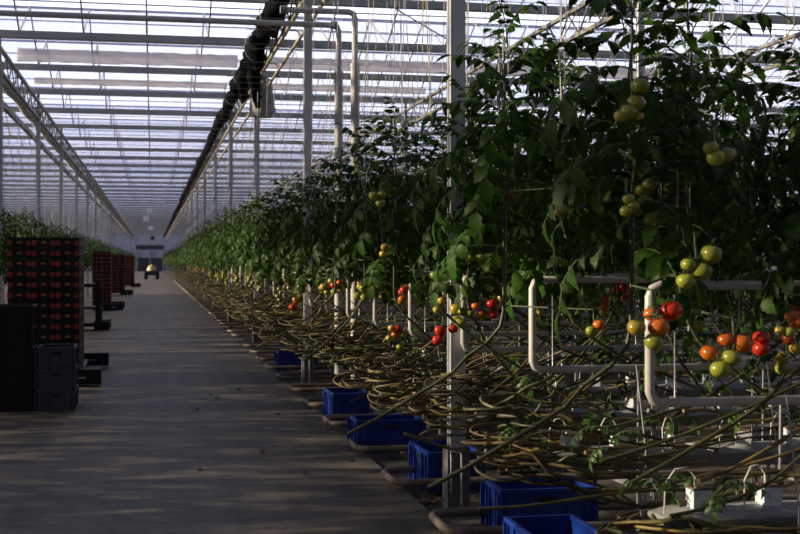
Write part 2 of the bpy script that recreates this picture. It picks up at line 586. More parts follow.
# pale shade screens bundled across the aisle and over the crop
for (yy, zc, r_, xa, xb, lab) in (
        (25.6, 5.66, .13, -2.6, 1.7, 'thick pinkish grey shade screen bundled across the aisle under the roof'),
        (29.2, 5.66, .075, -2.6, 1.7, 'thin beige shade screen bundled across the aisle behind the thick one'),
        (25.6, 5.66, .12, 2.1, 6.4, 'thick pinkish grey shade screen bundled over the crop right of the aisle'),
        (29.2, 5.66, .075, 2.1, 6.4, 'thin beige shade screen bundled over the crop right of the aisle'),
        (25.6, 5.66, .13, 6.6, 10.9, 'pale shade screen bundled over the crop beyond the second truss')):
    n_ = 40
    path = [(xa + (xb - xa) * i / n_, yy + rr.uniform(-.004, .004), zc + rr.uniform(-.003, .003)) for i in range(n_ + 1)]
    o = lumpy(path, r_, int(yy * 10 + xa * 7), 10, 1.0, .07).build('shade_screen', 'shade_cloth')
    tag(o, lab, 'shade screen')
# added out-of-view cloth over the left crop, shades the upper leaves opposite
m = MB()
for k in range(27):
    m.box(-7.5, -5.0, -6 + k, -6 + k + .965, 5.0 + .004 * (k % 3), 5.004 + .004 * (k % 3))
o = m.build('shade_screen', 'sun_blocker_cloth')  # added sun blocker, apart from the real bundled screens
tag(o, 'unseen flat grey cloth added left of the aisle to block the sun', 'shade screen')
# dark bundles hung on the second truss
t = thing('rope_bundle', 'dark green and black ropes hanging bunched from the second truss', 'ropes', (6.5, 20.3, 5.1))
for k in range(44):
    a = rr.uniform(0, 2 * PI); q = rr.uniform(0, .2)
    bx, by = q * math.cos(a) * 1.3, q * math.sin(a)
    ln = rr.uniform(.5, .82)
    m = MB(); m.tube([(bx * .5, by * .5, .05), (bx, by, -ln * .5), (bx * 1.35 + rr.uniform(-.03, .03), by, -ln)], .026, 5)
    m.build('rope', 'black_film' if k % 5 else 'green_stem', t)
p = [(6.38 + .01 * i, 24.8 + .02 * i, 5.15 - .10 * i) for i in range(9)]
o = lumpy(p, [.1, .14, .13, .12, .12, .11, .11, .10, .06], 44, 10, 1, .3).build('black_sheet', 'black_film')
tag(o, 'black plastic sheet hanging down behind the front grey column', 'sheet')
p = [(6.42 + rr.uniform(-.02, .02), 20.6 + .5 * i, 5.14 - .02 * math.sin(i)) for i in range(9)]
o = lumpy(p, .10, 45, 10, 1.1, .3).build('folded_screen', 'black_film')
tag(o, 'short roll of black film along the second truss by the ropes', 'screen')

# overhead heating pipes with risers
for (y, z, xl, lab) in ((15.35, 4.52, -5.5, 'long grey pipe across the top of the aisle bending down to a white riser'),
                        (14.7, 4.56, 1.52, 'short grey pipe from the right truss bending down beside the longer riser')):
    xr = 2.27 if xl < 0 else 2.32 + .05
    t = thing('heating_pipe', lab, 'pipe', (0, y, 0))
    m = MB(); m.tube([(xl, 0, z), (xr - .07, 0, z), (xr - .02, 0, z - .02), (xr, 0, z - .07), (xr, 0, 3.9)], .036, 10)
    m.build('pipe', 'grey_paint', t)
    m = MB(); m.tube([(xr, 0, 3.92), (xr, 0, .2)], .052, 12); m.tube([(xr, 0, 3.95), (xr, 0, 3.90)], .058, 12)
    m.build('riser', 'white_paint', t)
    m = MB(); m.disc((xl if xl > 0 else xr - .06, 0, z), .05, 'x', .08, 10)
    m.build('end_collar', 'galvanised', t)
# roof brace rods
for (a, b, lab) in (((2.1, 16.2, 5.5), (6.4, 24, 5.6), 'thin diagonal brace rod over the crop beside the risers'),
                    ((6.5, 16.2, 5.5), (11, 24, 5.6), 'thin diagonal brace rod at the upper right')):
    m = MB(); m.tube([a, b], .012, 6)
    tag(m.build('brace_rod', 'wire'), lab, 'rod')

# ------------------------------------------------------------------ plant pieces
def leaflet(mb, base, dirv, up, L, W, hi, mat=0, curl=.35):
    d = dirv.normalized()
    s = d.cross(up)
    s = s.normalized() if s.length > 1e-4 else d.orthogonal().normalized()
    n = s.cross(d).normalized()
    if hi:
        st = ((.0, .02), (.10, .26), (.22, .46), (.30, .36), (.46, .50), (.54, .36), (.70, .34), (.78, .20), (1.0, .0))
    else:
        st = ((.0, .03), (.25, .46), (.6, .40), (1.0, .0))
    vs, fs = [], []
    for (t, w) in st:
        c = base + d * L * t * (1 - .12 * curl * t) - n * (L * curl * t * t * .6)
        q = w * W
        vs += [c + s * q + n * q * .30 - n * L * .05 * t, c, c - s * q + n * q * .30 - n * L * .05 * t]
    for i in range(len(st) - 1):
        a = 3 * i
        fs += [(a, a + 3, a + 4, a + 1), (a + 1, a + 4, a + 5, a + 2)]
    mb.add(vs, fs, mat, True)


def compound_leaf(mb, org, az, elev, L, rr, hi, mat=0, smat=1, droop=1.0):
    ca, sa = math.cos(az), math.sin(az)
    pts = []
    e = elev
    p = Vector(org)
    ns = 7
    dirs = []
    for i in range(ns + 1):
        d = Vector((ca * math.cos(e), sa * math.cos(e), math.sin(e)))
        pts.append(p.copy()); dirs.append(d)
        p = p + d * L / ns
        e -= droop * (.22 + .10 * i / ns)
        e = max(e, -1.45)
    mb.tube(pts, [.004 - .0025 * i / ns for i in range(ns + 1)], 4 if hi else 3, smat, False)
    side = Vector((-sa, ca, 0))
    for (t, k) in (((2, .8), (3, .55), (4, 1.0), (5, .6), (6, .9)) if hi else ((2, .85), (4, 1.1), (6, 1.0))):
        for sg in (1, -1):
            d = dirs[t]
            up = side.cross(d) * -1
            up = d.cross(side) if d.cross(side).z > 0 else side.cross(d)
            dv = (d * .55 + side * sg * .85 - Vector((0, 0, .30 + rr.uniform(-.2, .3)))).normalized()
            leaflet(mb, pts[t] + side * sg * .006, dv, up, L * .275 * k * rr.uniform(.8, 1.2), L * .155 * k * rr.uniform(.85, 1.2), hi, mat, rr.uniform(.2, .8))
    if hi:
        for t in (3, 5):
            for sg in (1, -1):
                d = dirs[t]
                up = d.cross(side) if d.cross(side).z > 0 else side.cross(d)
                dv = (d * .5 + side * sg - Vector((0, 0, .3))).normalized()
                leaflet(mb, pts[t], dv, up, L * .12, L * .08, False, mat, .3)
    d = dirs[-1]
    up = d.cross(side) if d.cross(side).z > 0 else side.cross(d)
    leaflet(mb, pts[-1], d, up, L * .31, L * .18, hi, mat, rr.uniform(.2, .7))


def foliage_mesh(seed, hi, n=24, z0=1.56, z1=2.60, Lm=.40):
    rr = random.Random(seed)
    mb = MB()
    az = rr.uniform(0, 6)
    for i in range(n):
        k = i / (n - 1)
        z = z0 + (z1 - z0) * k
        az += 2.4 + rr.uniform(-.4, .4)
        L = Lm * (1.0 if k < .7 else 1 - (k - .7) * 1.3) * rr.uniform(.82, 1.15)
        el = .45 + .95 * max(0, k - .7) * 3.3 + rr.uniform(-.25, .25)
        if k < .12:
            el -= .3
        compound_leaf(mb, (.015 * math.sin(i), .015 * math.cos(i), z), az, el, L, rr, hi, 0, 1, droop=rr.uniform(.75, 1.25) * (1 if k < .7 else .55))
    return mb


FOL_HI = [foliage_mesh(100 + i, True, 37).mesh('foliage', ['leaf', 'green_stem']) for i in range(5)]
FOL_MID = [foliage_mesh(130 + i, False, 33).mesh('foliage', ['leaf', 'green_stem']) for i in range(4)]
SPRIG = []
for i in range(3):
    rr = random.Random(160 + i)
    mb = MB()
    for k in range(4):
        compound_leaf(mb, (0, 0, .03 * k), k * 1.7 + rr.uniform(0, 1), .6, rr.uniform(.12, .2), rr, True, 0, 1)
    SPRIG.append(mb.mesh('leaf_sprig', ['leaf_young', 'green_stem']))


def stem_mesh(seed, lean):
    """upright green stem that leans over below the fruit and joins the laid-down vines"""
    rr = random.Random(seed)
    pts, rad = [], []
    dx, dy = lean
    for i in range(9):
        k = i / 8
        z = .72 + .62 * k
        s = (1 - k) ** 1.5
        pts.append((dx * s + rr.uniform(-.015, .015), dy * s + rr.uniform(-.012, .012), z)); rad.append(.0095)
    for i in range(1, 9):
        z = 1.34 + 1.30 * i / 8
        pts.append((rr.uniform(-.014, .014), rr.uniform(-.014, .014), z)); rad.append(.009 - .0045 * i / 8)
    mb = MB(); mb.tube(pts, rad, 6)
    for i in range(2, 8):
        mb.ball(pts[i], .0125, 6, 4, 0, .8)
    return mb.mesh('stem', 'vine')


STEMS = [stem_mesh(200 + i, l) for i, l in enumerate(((.75, .10), (-.55, -.08), (1.0, -.12), (.45, .14), (-.8, .1), (1.25, .05)))]
mb = MB(); mb.tube([(.02 * math.sin(i), .02 * math.cos(i), -.03 + 2.65 * i / 12) for i in range(13)], .009, 5); STEM_UP = mb.mesh('stem', 'vine')
STRINGS = []
for i in range(4):
    rr = random.Random(230 + i)
    mb = MB(); mb.tube([(0, 0, 1.3), (.012, .01, 2.0), (-.01, 0, 2.7), (rr.uniform(-.06, .06), rr.uniform(-.1, .1), 4.62)], .0032, 4)
    STRINGS.append(mb.mesh('string', 'string'))


def tomato_mesh(mat):
    mb = MB()
    mb.ball((0, 0, -.040), .0425, 18, 12, 0, .86, .022, .16)
    for k in range(5):
        a = k * 2 * PI / 5
        c, s = math.cos(a), math.sin(a)
        mb.add([(.004 * -s, .004 * c, -.006), (.004 * s, -.004 * c, -.006), (.020 * c + .004 * s, .020 * s - .004 * c, -.0035), (.032 * c, .032 * s, .004), (.020 * c - .004 * s, .020 * s + .004 * c, -.0035)], [(0, 1, 2, 3, 4)], 1, True)
    mb.tube([(0, 0, -.008), (.002, 0, .008), (.006, 0, .022)], .0028, 5, 1)
    return mb.mesh('tomato', [mat, 'calyx'])


TOM = {k: tomato_mesh('fruit_' + v) for k, v in (('r', 'red'), ('o', 'orange'), ('y', 'yellow'), ('g', 'green'))}
# merged cluster for plants too far away to show single fruits
TRUSS_SMALL = []
for i, cols in enumerate(('ggyy', 'oyyg', 'royg', 'gggg', 'yygg')):
    rr = random.Random(260 + i)
    mb = MB()
    for k, c in enumerate(cols):
        mb.ball((rr.uniform(-.05, .05), rr.uniform(-.05, .05), -.05 - .055 * k), .04, 10, 7, 'royg'.index(c), .88)
    mb.tube([(0, 0, .04), (.01, 0, -.05), (0, .01, -.22)], .004, 4, 4)
    TRUSS_SMALL.append(mb.mesh('fruit_truss', ['fruit_red', 'fruit_orange', 'fruit_yellow', 'fruit_green', 'calyx']))


def rachis_mesh(seed, n):
    rr = random.Random(seed)
    mb = MB()
    mb.tube([(0, 0, .05), (.03, 0, .045), (.06, .01, .01), (.065, .01, -.06), (.06, .0, -.06 - .05 * n / 2)], [.0045, .0045, .004, .0035, .0025], 6)
    return mb.mesh('fruit_truss', 'green_stem')


RACHIS = [rachis_mesh(280 + i, 5) for i in range(3)]


def fruit_truss(plant, lpos, cols, rr, az=None, size=1.0):
    az = rr.uniform(0, 2 * PI) if az is None else az
    t = link(RACHIS[rr.randrange(3)], 'fruit_truss', plant, lpos, (0, 0, az))
    z = -.005
    for k, c in enumerate(cols):
        sg = 1 if k % 2 else -1
        s = size * rr.uniform(.85, 1.08) * (1 if c != 'g' else .95)
        link(TOM[c], 'tomato', t, (.062 + rr.uniform(-.008, .008), sg * .036 * size, z), (rr.uniform(-.35, .35) - sg * .3, rr.uniform(-.3, .3), rr.uniform(0, 6)), (s, s, s))
        if k % 2:
            z -= .058 * size
        else:
            z -= .018
    return t


def fruit_truss_at(plant, spots):
    """fruits of a truss at measured places: (point, colour letter, radius)"""
    o = plant.location
    c = sum((Vector(p) for p, _, _ in spots), Vector()) / len(spots)
    top = Vector((c.x, c.y + .02, max(p.z for p, _, _ in spots) + .06))
    mb = MB()
    root = Vector((o.x, o.y, top.z + .02))
    mb.tube([root - top, (0, 0, .015), (0, 0, -.02), c - top], [.0045, .0045, .004, .003], 6)
    for p, _, r in spots:
        mb.tube([(c + Vector((0, 0, .03))) - top, (c * .4 + Vector(p) * .6 + Vector((0, 0, r))) - top, Vector(p) + Vector((0, 0, r * 1.1)) - top], .0028, 5)
    t = mb.build('fruit_truss', 'green_stem', plant, top - o)
    for p, col, r in spots:
        s = r / .0425
        rz = rnd.uniform(0, 6)
        link(TOM[col], 'tomato', t, Vector(p) + Vector((0, 0, r * .94)) - top, (rnd.uniform(-.25, .25), rnd.uniform(-.25, .25), rz), (s, s, s))
    return t


# ------------------------------------------------------------------ crop rows on the right
ROW0, PITCH = 4.8, 1.6
rr = random.Random(11)
N_BY_ROW = [5, 6, 7, 7, 7, 6, 6, 5, 5, 4, 4, 4]
PL = {}
ROWN = ['nearest', 'second', 'third', 'fourth', 'fifth', 'sixth', 'seventh', 'eighth', 'ninth', 'tenth', 'eleventh', 'twelfth']
GREEN_T = ['gggg', 'ggg', 'gggy', 'ggggg']
RIPE_T = ['oryg', 'royg', 'yyog', 'rroy', 'yggg', 'oyyg', 'rroo', 'yyyg']
for r in range(44):
    Y = ROW0 + PITCH * r
    n = N_BY_ROW[r] if r < len(N_BY_ROW) else (3 if r < 24 else 2)
    for k in range(n):
        X = 1.86 + .42 * k + rr.uniform(-.06, .06)
        y = Y + (.16 if k % 2 else -.16) + rr.uniform(-.05, .05)
        if r < 12:
            lab = 'tall tomato plant, %s from the aisle in the %s crop row on the right' % (ORD[k], ROWN[r])
            gr = 'tomato plants right of the aisle'
        else:
            lab = 'small distant tomato plant in the far rows on the right of the aisle'
            gr = 'distant tomato plants right of the aisle'
        if (r, k) == (2, 0):
            X, y = 1.97, 7.70
        if (r, k) == (2, 1):
            X, y = 2.16, 7.64
        if (r, k) == (1, 0):
            X, y = 1.78, 6.2
        p = thing('tomato_plant', lab, 'tomato plant', (X, y, 0), 0, gr)
        PL[(r, k)] = p
        s = rr.uniform(.94, 1.05)
        me = FOL_HI[rr.randrange(5)] if r < 7 else FOL_MID[rr.randrange(4)]
        link(me, 'foliage', p, (0, 0, 0), (0, 0, rr.uniform(0, 6.28)), (s * 1.02, s * 1.02, s))
        link(STEMS[rr.randrange(6)], 'stem', p)
        link(STRINGS[rr.randrange(4)], 'string', p)
        if r >= 9 or k > 3:
            for q in range(1 if rr.random() < (.75 if r < 30 else .5) else 0):
                a = rr.uniform(0, 6.28)
                link(TRUSS_SMALL[rr.randrange(5)], 'fruit_truss', p, (.08 * math.cos(a), .08 * math.sin(a), rr.uniform(1.22, 1.52)), (0, 0, a))
        elif r >= 2:
            fruit_truss(p, (0, 0, rr.uniform(1.30, 1.5)), RIPE_T[rr.randrange(8)], rr, None, rr.uniform(.8, 1.0))
            if rr.random() < .6:
                fruit_truss(p, (0, 0, rr.uniform(1.7, 2.3)), GREEN_T[rr.randrange(4)], rr, None, .8)
        else:
            fruit_truss(p, (0, 0, rr.uniform(1.85, 2.3)), GREEN_T[rr.randrange(4)], rr, rr.uniform(-1, 1), .85)

# fruit clusters that stand out in the photograph
def spots(Y, *l):
    out = []
    for (px, py, c, rp) in l:
        q = at(px, py, Y)
        d = q.y * CS + q.x * SN
        out.append((q, c, rp * d / F_PX))
    return out


fruit_truss_at(PL[(0, 0)], spots(4.16, (669, 311, 'r', 12), (651, 314, 'o', 8)) + spots(4.10, (657, 327, 'o', 11), (638, 328, 'y', 9.5), (656, 342, 'g', 10)))
fruit_truss_at(PL[(0, 1)], spots(4.22, (742, 344, 'o', 11), (725, 340, 'o', 9), (710, 353, 'o', 9.5)) + spots(4.16, (718, 369, 'g', 10.5), (733, 358, 'g', 10)) + spots(4.3, (762, 338, 'r', 9), (759, 349, 'r', 9)))
fruit_truss_at(PL[(0, 0)], spots(4.16, (641, 86, 'g', 9.5), (637, 103, 'g', 9.5), (627, 112, 'g', 9), (620, 116, 'g', 7.5), (640, 116, 'y', 4.5)))
fruit_truss_at(PL[(0, 1)], spots(4.14, (716, 158, 'g', 9.5), (726, 155, 'g', 9), (710, 148, 'g', 8)))
fruit_truss_at(PL[(0, 1)], spots(4.14, (713, 254, 'g', 11), (702, 271, 'g', 10.5), (684, 281, 'g', 9.5), (690, 265, 'g', 8)))
fruit_truss_at(PL[(0, 3)], spots(4.3, (790, 316, 'o', 7), (797, 322, 'o', 8), (779, 330, 'y', 5), (788, 332, 'g', 6.5)))
fruit_truss_at(PL[(1, 0)], spots(5.75, (598, 325, 'o', 6.5), (592, 331, 'g', 6)))
fruit_truss_at(PL[(1, 0)], spots(5.7, (573, 203, 'g', 6.5), (562, 209, 'g', 6.5), (557, 213, 'y', 4)))
fruit_truss_at(PL[(0, 0)], spots(4.25, (625, 211, 'g', 7), (633, 206, 'g', 6.5), (627, 199, 'g', 6)))
fruit_truss_at(PL[(2, 1)], spots(7.4, (491, 304, 'r', 6), (493, 314, 'r', 6), (482, 314, 'o', 5.5), (475, 306, 'o', 4.5), (471, 313, 'g', 3.5)))
fruit_truss_at(PL[(2, 0)], spots(7.3, (442, 331, 'r', 6.2), (437, 340, 'r', 6.2), (452, 329, 'r', 5)))
fruit_truss_at(PL[(2, 1)], spots(7.25, (455, 257, 'g', 4.5), (469, 259, 'g', 5), (480, 258, 'g', 5)))
fruit_truss_at(PL[(2, 0)], spots(7.3, (443, 301, 'y', 4.5), (438, 310, 'y', 4.5), (434, 275, 'g', 5)))
fruit_truss_at(PL[(3, 0)], spots(9.05, (398, 329, 'r', 4.5), (391, 328, 'y', 4), (395, 335, 'o', 4), (402, 336, 'g', 4.5), (389, 338, 'y', 3.5), (400, 347, 'g', 4)))
fruit_truss_at(PL[(4, 0)], spots(10.6, (389, 286, 'g', 6), (381, 285, 'g', 5.2), (383, 295, 'y', 5.5), (373, 290, 'o', 4.5), (370, 280, 'r', 4)))
fruit_truss_at(PL[(6, 0)], spots(13.6, (331, 281, 'y', 4.2), (324, 287, 'y', 4.2), (327, 292, 'y', 3.4)))
fruit_truss_at(PL[(3, 1)], spots(9.0, (373, 196, 'g', 5), (380, 203, 'g', 5), (382, 195, 'g', 4.5), (384, 247, 'y', 4.5), (383, 254, 'y', 4)))
fruit_truss_at(PL[(8, 0)], spots(17.1, (297, 300, 'o', 4.5), (293, 307, 'r', 4.5), (299, 297, 'o', 3.5)))

# plants on the left of the aisle
for r in range(11, 46):
    Y = ROW0 + PITCH * r
    for k in range(2 if r < 30 else 1):
        X = -2.62 - .45 * k + rr.uniform(-.06, .06)
        lab = 'leafy tomato plant in the crop rows left of the aisle behind the stacked boxes'
        p = thing('tomato_plant', lab, 'tomato plant', (X, Y + rr.uniform(-.2, .2), 0), 0, 'tomato plants left of the aisle')
        s = rr.uniform(.88, .98)
        link(FOL_MID[rr.randrange(4)], 'foliage', p, (0, 0, 0), (0, 0, rr.uniform(0, 6.28)), (s * 1.05, s * 1.05, s))
        link(STEM_UP, 'stem', p)
        link(STRINGS[rr.randrange(4)], 'string', p)

# the rest of the crop, beyond counting
FOL_LOW = []
for i in range(3):
    mb = foliage_mesh(300 + i, False, 13, 1.42, 2.5, .46)
    FOL_LOW.append(mb)


def hedge(name, pos, label, tall=1.0):
    big = MB()
    q = random.Random(len(pos))
    for (X, Y) in pos:
        src = FOL_LOW[q.randrange(3)]
        a = q.uniform(0, 6.28); c, s = math.cos(a), math.sin(a)
        k = q.uniform(.9, 1.05) * (tall if Y < 21 and X < -3.3 else 1)  # unseen near-left plants made taller to block more sun
        b = len(big.v)
        big.v += [(X + (x * c - y * s) * k, Y + (x * s + y * c) * k, z * k) for (x, y, z) in src.v]
        big.f += [tuple(i + b for i in f) for f in src.f]
        big.m += src.m; big.s += src.s
    o = big.build(name, ['leaf', 'green_stem'])
    tag(o, label, 'crop foliage', None, 'stuff')


pos = []
for r in range(44, 121):
    for k in range(2):
        pos.append((1.9 + .5 * k, ROW0 + PITCH * r + rr.uniform(-.3, .3)))
hedge('tomato_foliage', pos, 'blurred mass of crop leaves on the right, far down the aisle')
pos = []
for r in range(46, 121):
    pos.append((-2.7, ROW0 + PITCH * r + rr.uniform(-.3, .3)))
hedge('tomato_foliage', pos, 'blurred mass of crop leaves on the left, far down the aisle')
pos = []
for r in range(-4, 12):
    for k in range(10):
        if r == 11 and k < 2:
            continue
        for j in (-.35, .35):  # unseen near plants doubled to thin the sun on the floor
            pos.append((-2.95 - .5 * k + rr.uniform(-.15, .15), ROW0 + PITCH * r + j + rr.uniform(-.3, .3)))
for r in range(12, 36):
    for k in range(6):
        for j in (-.3, .3):
            pos.append((-3.8 - .55 * k, ROW0 + PITCH * r + j + rr.uniform(-.3, .3)))
hedge('tomato_foliage', pos, 'crop leaves further to the left, behind the plants along the aisle', 1.1)

pos = []
for r in range(0, 26):
    Y = ROW0 + PITCH * r
    x = 1.86 + .42 * (N_BY_ROW[r] if r < 12 else 3) + .1
    while x < min(.57 * Y + 1.5, 14):
        pos.append((x, Y + rr.uniform(-.25, .25)))
        x += .46
hedge('tomato_foliage', pos, 'dense crop leaves deep inside the rows on the right')

# ------------------------------------------------------------------ laid-down vines at the row ends
def vine_path(q, X_end, zc, far, w0, dz=.22):
    """one bare stem that comes along the row, turns round its end and goes back"""
    w = w0 * q.uniform(.5, 1.25)
    xe = X_end + q.uniform(-.10, .20)
    z = zc + q.uniform(-dz, dz)
    l1, l2 = far * q.uniform(.25, 1), far * q.uniform(.05, .6)
    t1, t2 = q.uniform(-.30, .08), q.uniform(-.2, .3)
    ph = q.uniform(0, 6)
    yc = q.uniform(-.08, .08)
    pts = []
    n1 = 9
    for i in range(n1):
        k = 1 - i / n1
        pts.append((xe + w + l1 * k, yc - w + .05 * math.sin(4 * k + ph) + q.uniform(-.01, .01), z + t1 * k + .035 * math.sin(5 * k + ph) * k + q.uniform(-.006, .006)))
    tl = q.uniform(-.35, .35)
    for i in range(8):
        a = -PI / 2 - PI * i / 7
        pts.append((xe + w + w * math.cos(a) * 1.15 + q.uniform(-.012, .012), yc + w * math.sin(a), z + tl * w * math.sin(a) + q.uniform(-.005, .005)))
    for i in range(1, 7):
        k = i / 6
        pts.append((xe + w + l2 * k, yc + w + .06 * math.sin(4 * k + ph), z + tl * w + t2 * k + q.uniform(-.02, .02)))
    return pts


def smooth_path(p, sub=2):
    p = [Vector(a) for a in p]
    out = []
    for i in range(len(p) - 1):
        p0, p1, p2, p3 = p[max(i - 1, 0)], p[i], p[i + 1], p[min(i + 2, len(p) - 1)]
        for j in range(sub):
            t = j / sub
            out.append(.5 * ((2 * p1) + (p2 - p0) * t + (2 * p0 - 5 * p1 + 4 * p2 - p3) * t * t + (3 * p1 - p0 - 3 * p2 + p3) * t ** 3))
    out.append(p[-1])
    return out


def loose_stem(q, X, zc):
    """a stem that leaves the bundle and climbs or sprawls away at a slant"""
    x0 = X + q.uniform(-.05, 1.1)
    sg = 1 if q.random() < .72 else -1
    if sg < 0:
        x0 += .5
    L = q.uniform(.4, 1.5)
    h = q.uniform(-.2, .6)
    y0, y1 = q.uniform(-.35, .35), q.uniform(-.4, .4)
    z0 = zc + q.uniform(-.15, .15)
    ph = q.uniform(0, 6)
    b = q.uniform(.01, .05)
    e = q.uniform(.8, 2.2)
    return [(x0 + sg * L * k + b * math.sin(6 * k + ph), y0 + (y1 - y0) * k + b * math.sin(5 * k + 1 + ph), z0 + h * k ** e + b * .6 * math.sin(7 * k + ph)) for k in [i / 8 for i in range(9)]]


q = random.Random(21)
BZ = .66
for r in range(0, 7):
    Y = ROW0 + PITCH * r
    lab = 'bundle of bare golden tomato stems looped round the end of the %s crop row' % ROWN[r]
    t = thing('vine_bundle', lab, 'stem bundle', (0, Y, 0), 0, 'stem bundles at the near row ends')
    nst = 19
    for k in range(nst):
        pth = smooth_path(vine_path(q, 1.72 if r else 1.86, BZ - (.20 if r == 0 else 0), 1.0 if r else 1.7, .20, .11 if r == 0 else .20), 2)
        mb = MB(); rad = q.uniform(.005, .0105)
        mb.tube(pth, [rad * (1.15 if i % 6 == 0 else 1) for i in range(len(pth))], 6)
        mb.build('stem', 'old_vine' if k % 3 else 'vine', t)
    for k in range(11):
        pth = smooth_path(loose_stem(q, 1.75, BZ), 2)
        mb = MB(); rad = q.uniform(.0045, .0095)
        mb.tube(pth, [rad * (1.25 if i % 5 == 0 else 1) for i in range(len(pth))], 6)
        mb.build('stem', 'vine' if k % 2 else 'old_vine', t)
    for k in range(3):
        o = link(SPRIG[q.randrange(3)], 'leaf_sprig', t, (q.uniform(1.8, 2.9), q.uniform(-.38, .2), BZ + q.uniform(-.1, .22)), (q.uniform(-.4, .4), q.uniform(-.4, .4), q.uniform(0, 6)))
        o['label'] = 'green leafy sprig among the bare stems'
tangle = MB()
lowleaf = MB()
for r in range(1, 16):
    Y = ROW0 + PITCH * r
    xm = min(.57 * Y + 1.0, 9)
    x = 2.7
    while x < xm:
        for j in range(3):
            tangle.tube([(a, b + Y, c) for (a, b, c) in loose_stem(q, x - .3, BZ + q.uniform(-.1, .55))], q.uniform(.005, .009), 4, q.randrange(2))
        x += .42
    x = 2.75
    while x < xm + 1:
        for j in range(5):
            compound_leaf(lowleaf, (x + q.uniform(-.2, .2), Y + q.uniform(-.35, .35), q.uniform(.72, 1.55)), q.uniform(0, 6.28), q.uniform(-.4, .6), q.uniform(.14, .30), q, False)
        x += .34
tag(tangle.build('vine_tangle', ['vine', 'old_vine']), 'tangle of bare slanting stems deep inside the crop rows on the right', 'stems', None, 'stuff')
tag(lowleaf.build('low_foliage', ['leaf', 'green_stem']), 'small low leaves among the bare stems deep inside the rows', 'leaves', None, 'stuff')
FARB = []
for v in range(4):
    mb = MB()
    for k in range(20):
        mb.tube(vine_path(q, 1.70, BZ, .8, .22), q.uniform(.006, .011), 4, 0 if k % 3 else 1)
    for k in range(14):
        mb.tube(loose_stem(q, 1.72, BZ), q.uniform(.005, .009), 4, k % 2)
    FARB.append(mb.mesh('bundled_stem', ['old_vine', 'vine']))
for r in range(7, 60):
    Y = ROW0 + PITCH * r
    t = thing('vine_bundle', ('bundle of bare tomato stems looped round the end of the %s crop row' % ROWN[r]) if r < 12 else 'small distant bundle of dry tomato stems at a far row end on the right', 'stem bundle', (0, Y, 0), 0,
              None if r < 12 else 'stem bundles at the far row ends')
    link(FARB[r % 4], 'bundled_stem', t)

# ------------------------------------------------------------------ troughs, grow slabs, cubes with drippers
def trough(Y, L, label, group, stakes):
    t = thing('growing_trough', label, 'growing trough', (2.0, Y, 0), 0, group)
    m = MB()
    prof = ((-.13, .56), (-.11, .49), (.11, .49), (.13, .56), (.12, .56), (.10, .505), (-.10, .505), (-.12, .56))
    m.add([(x, a, b) for x in (0, L) for (a, b) in prof], [(i, (i + 1) % 8, (i + 1) % 8 + 8, i + 8) for i in range(8)])
    m.add([(0, a, b) for (a, b) in prof], [(0, 1, 6, 7), (1, 2, 5, 6), (2, 3, 4, 5)])
    m.build('channel', 'trough', t)
    for k in range(stakes):
        x = .55 + k * .75
        m = MB(); m.tube([(x, -.17, -.03), (x + .02, -.15, .6), (x - .03, -.14, 1.05)], .005, 6)
        m.build('support_rod', 'galvanised', t)
        m = MB(); m.tube([(x + .1, .17, -.03), (x + .1, .15, 1.0)], .0065, 6)
        m.build('support_rod', 'galvanised', t)
        m = MB(); m.tube([(x + .05, 0, -.03), (x + .05, 0, .49)], .012, 6)
        m.build('foot', 'galvanised', t)
    return t


slab_mb = MB()
for i in range(11):
    pass
def slab_mesh(seed):
    s = random.Random(seed)
    vs, fs = [], []
    n, mseg = 12, 14
    for i in range(mseg + 1):
        k = i / mseg
        pin = .35 + .65 * min(1, min(k, 1 - k) * 9)
        for j in range(n):
            a = 2 * PI * j / n
            c, sn = math.cos(a), math.sin(a)
            yy = .095 * math.copysign(abs(c) ** .5, c) * (1 + s.uniform(-.04, .04))
            zz = .045 * math.copysign(abs(sn) ** .6, sn) * pin * (1 + s.uniform(-.08, .08))
            vs.append((k * .96, yy, .048 + zz))
    for i in range(mseg):
        for j in range(n):
            a, b = i * n + j, i * n + (j + 1) % n
            fs.append((a, b, b + n, a + n))
    mb = MB(); mb.add(vs, fs, 0, True)
    mb.add(vs[:n], [tuple(range(n))[::-1]]); mb.add(vs[-n:], [tuple(range(n))])
    return mb.mesh('grow_slab', 'slab_film')


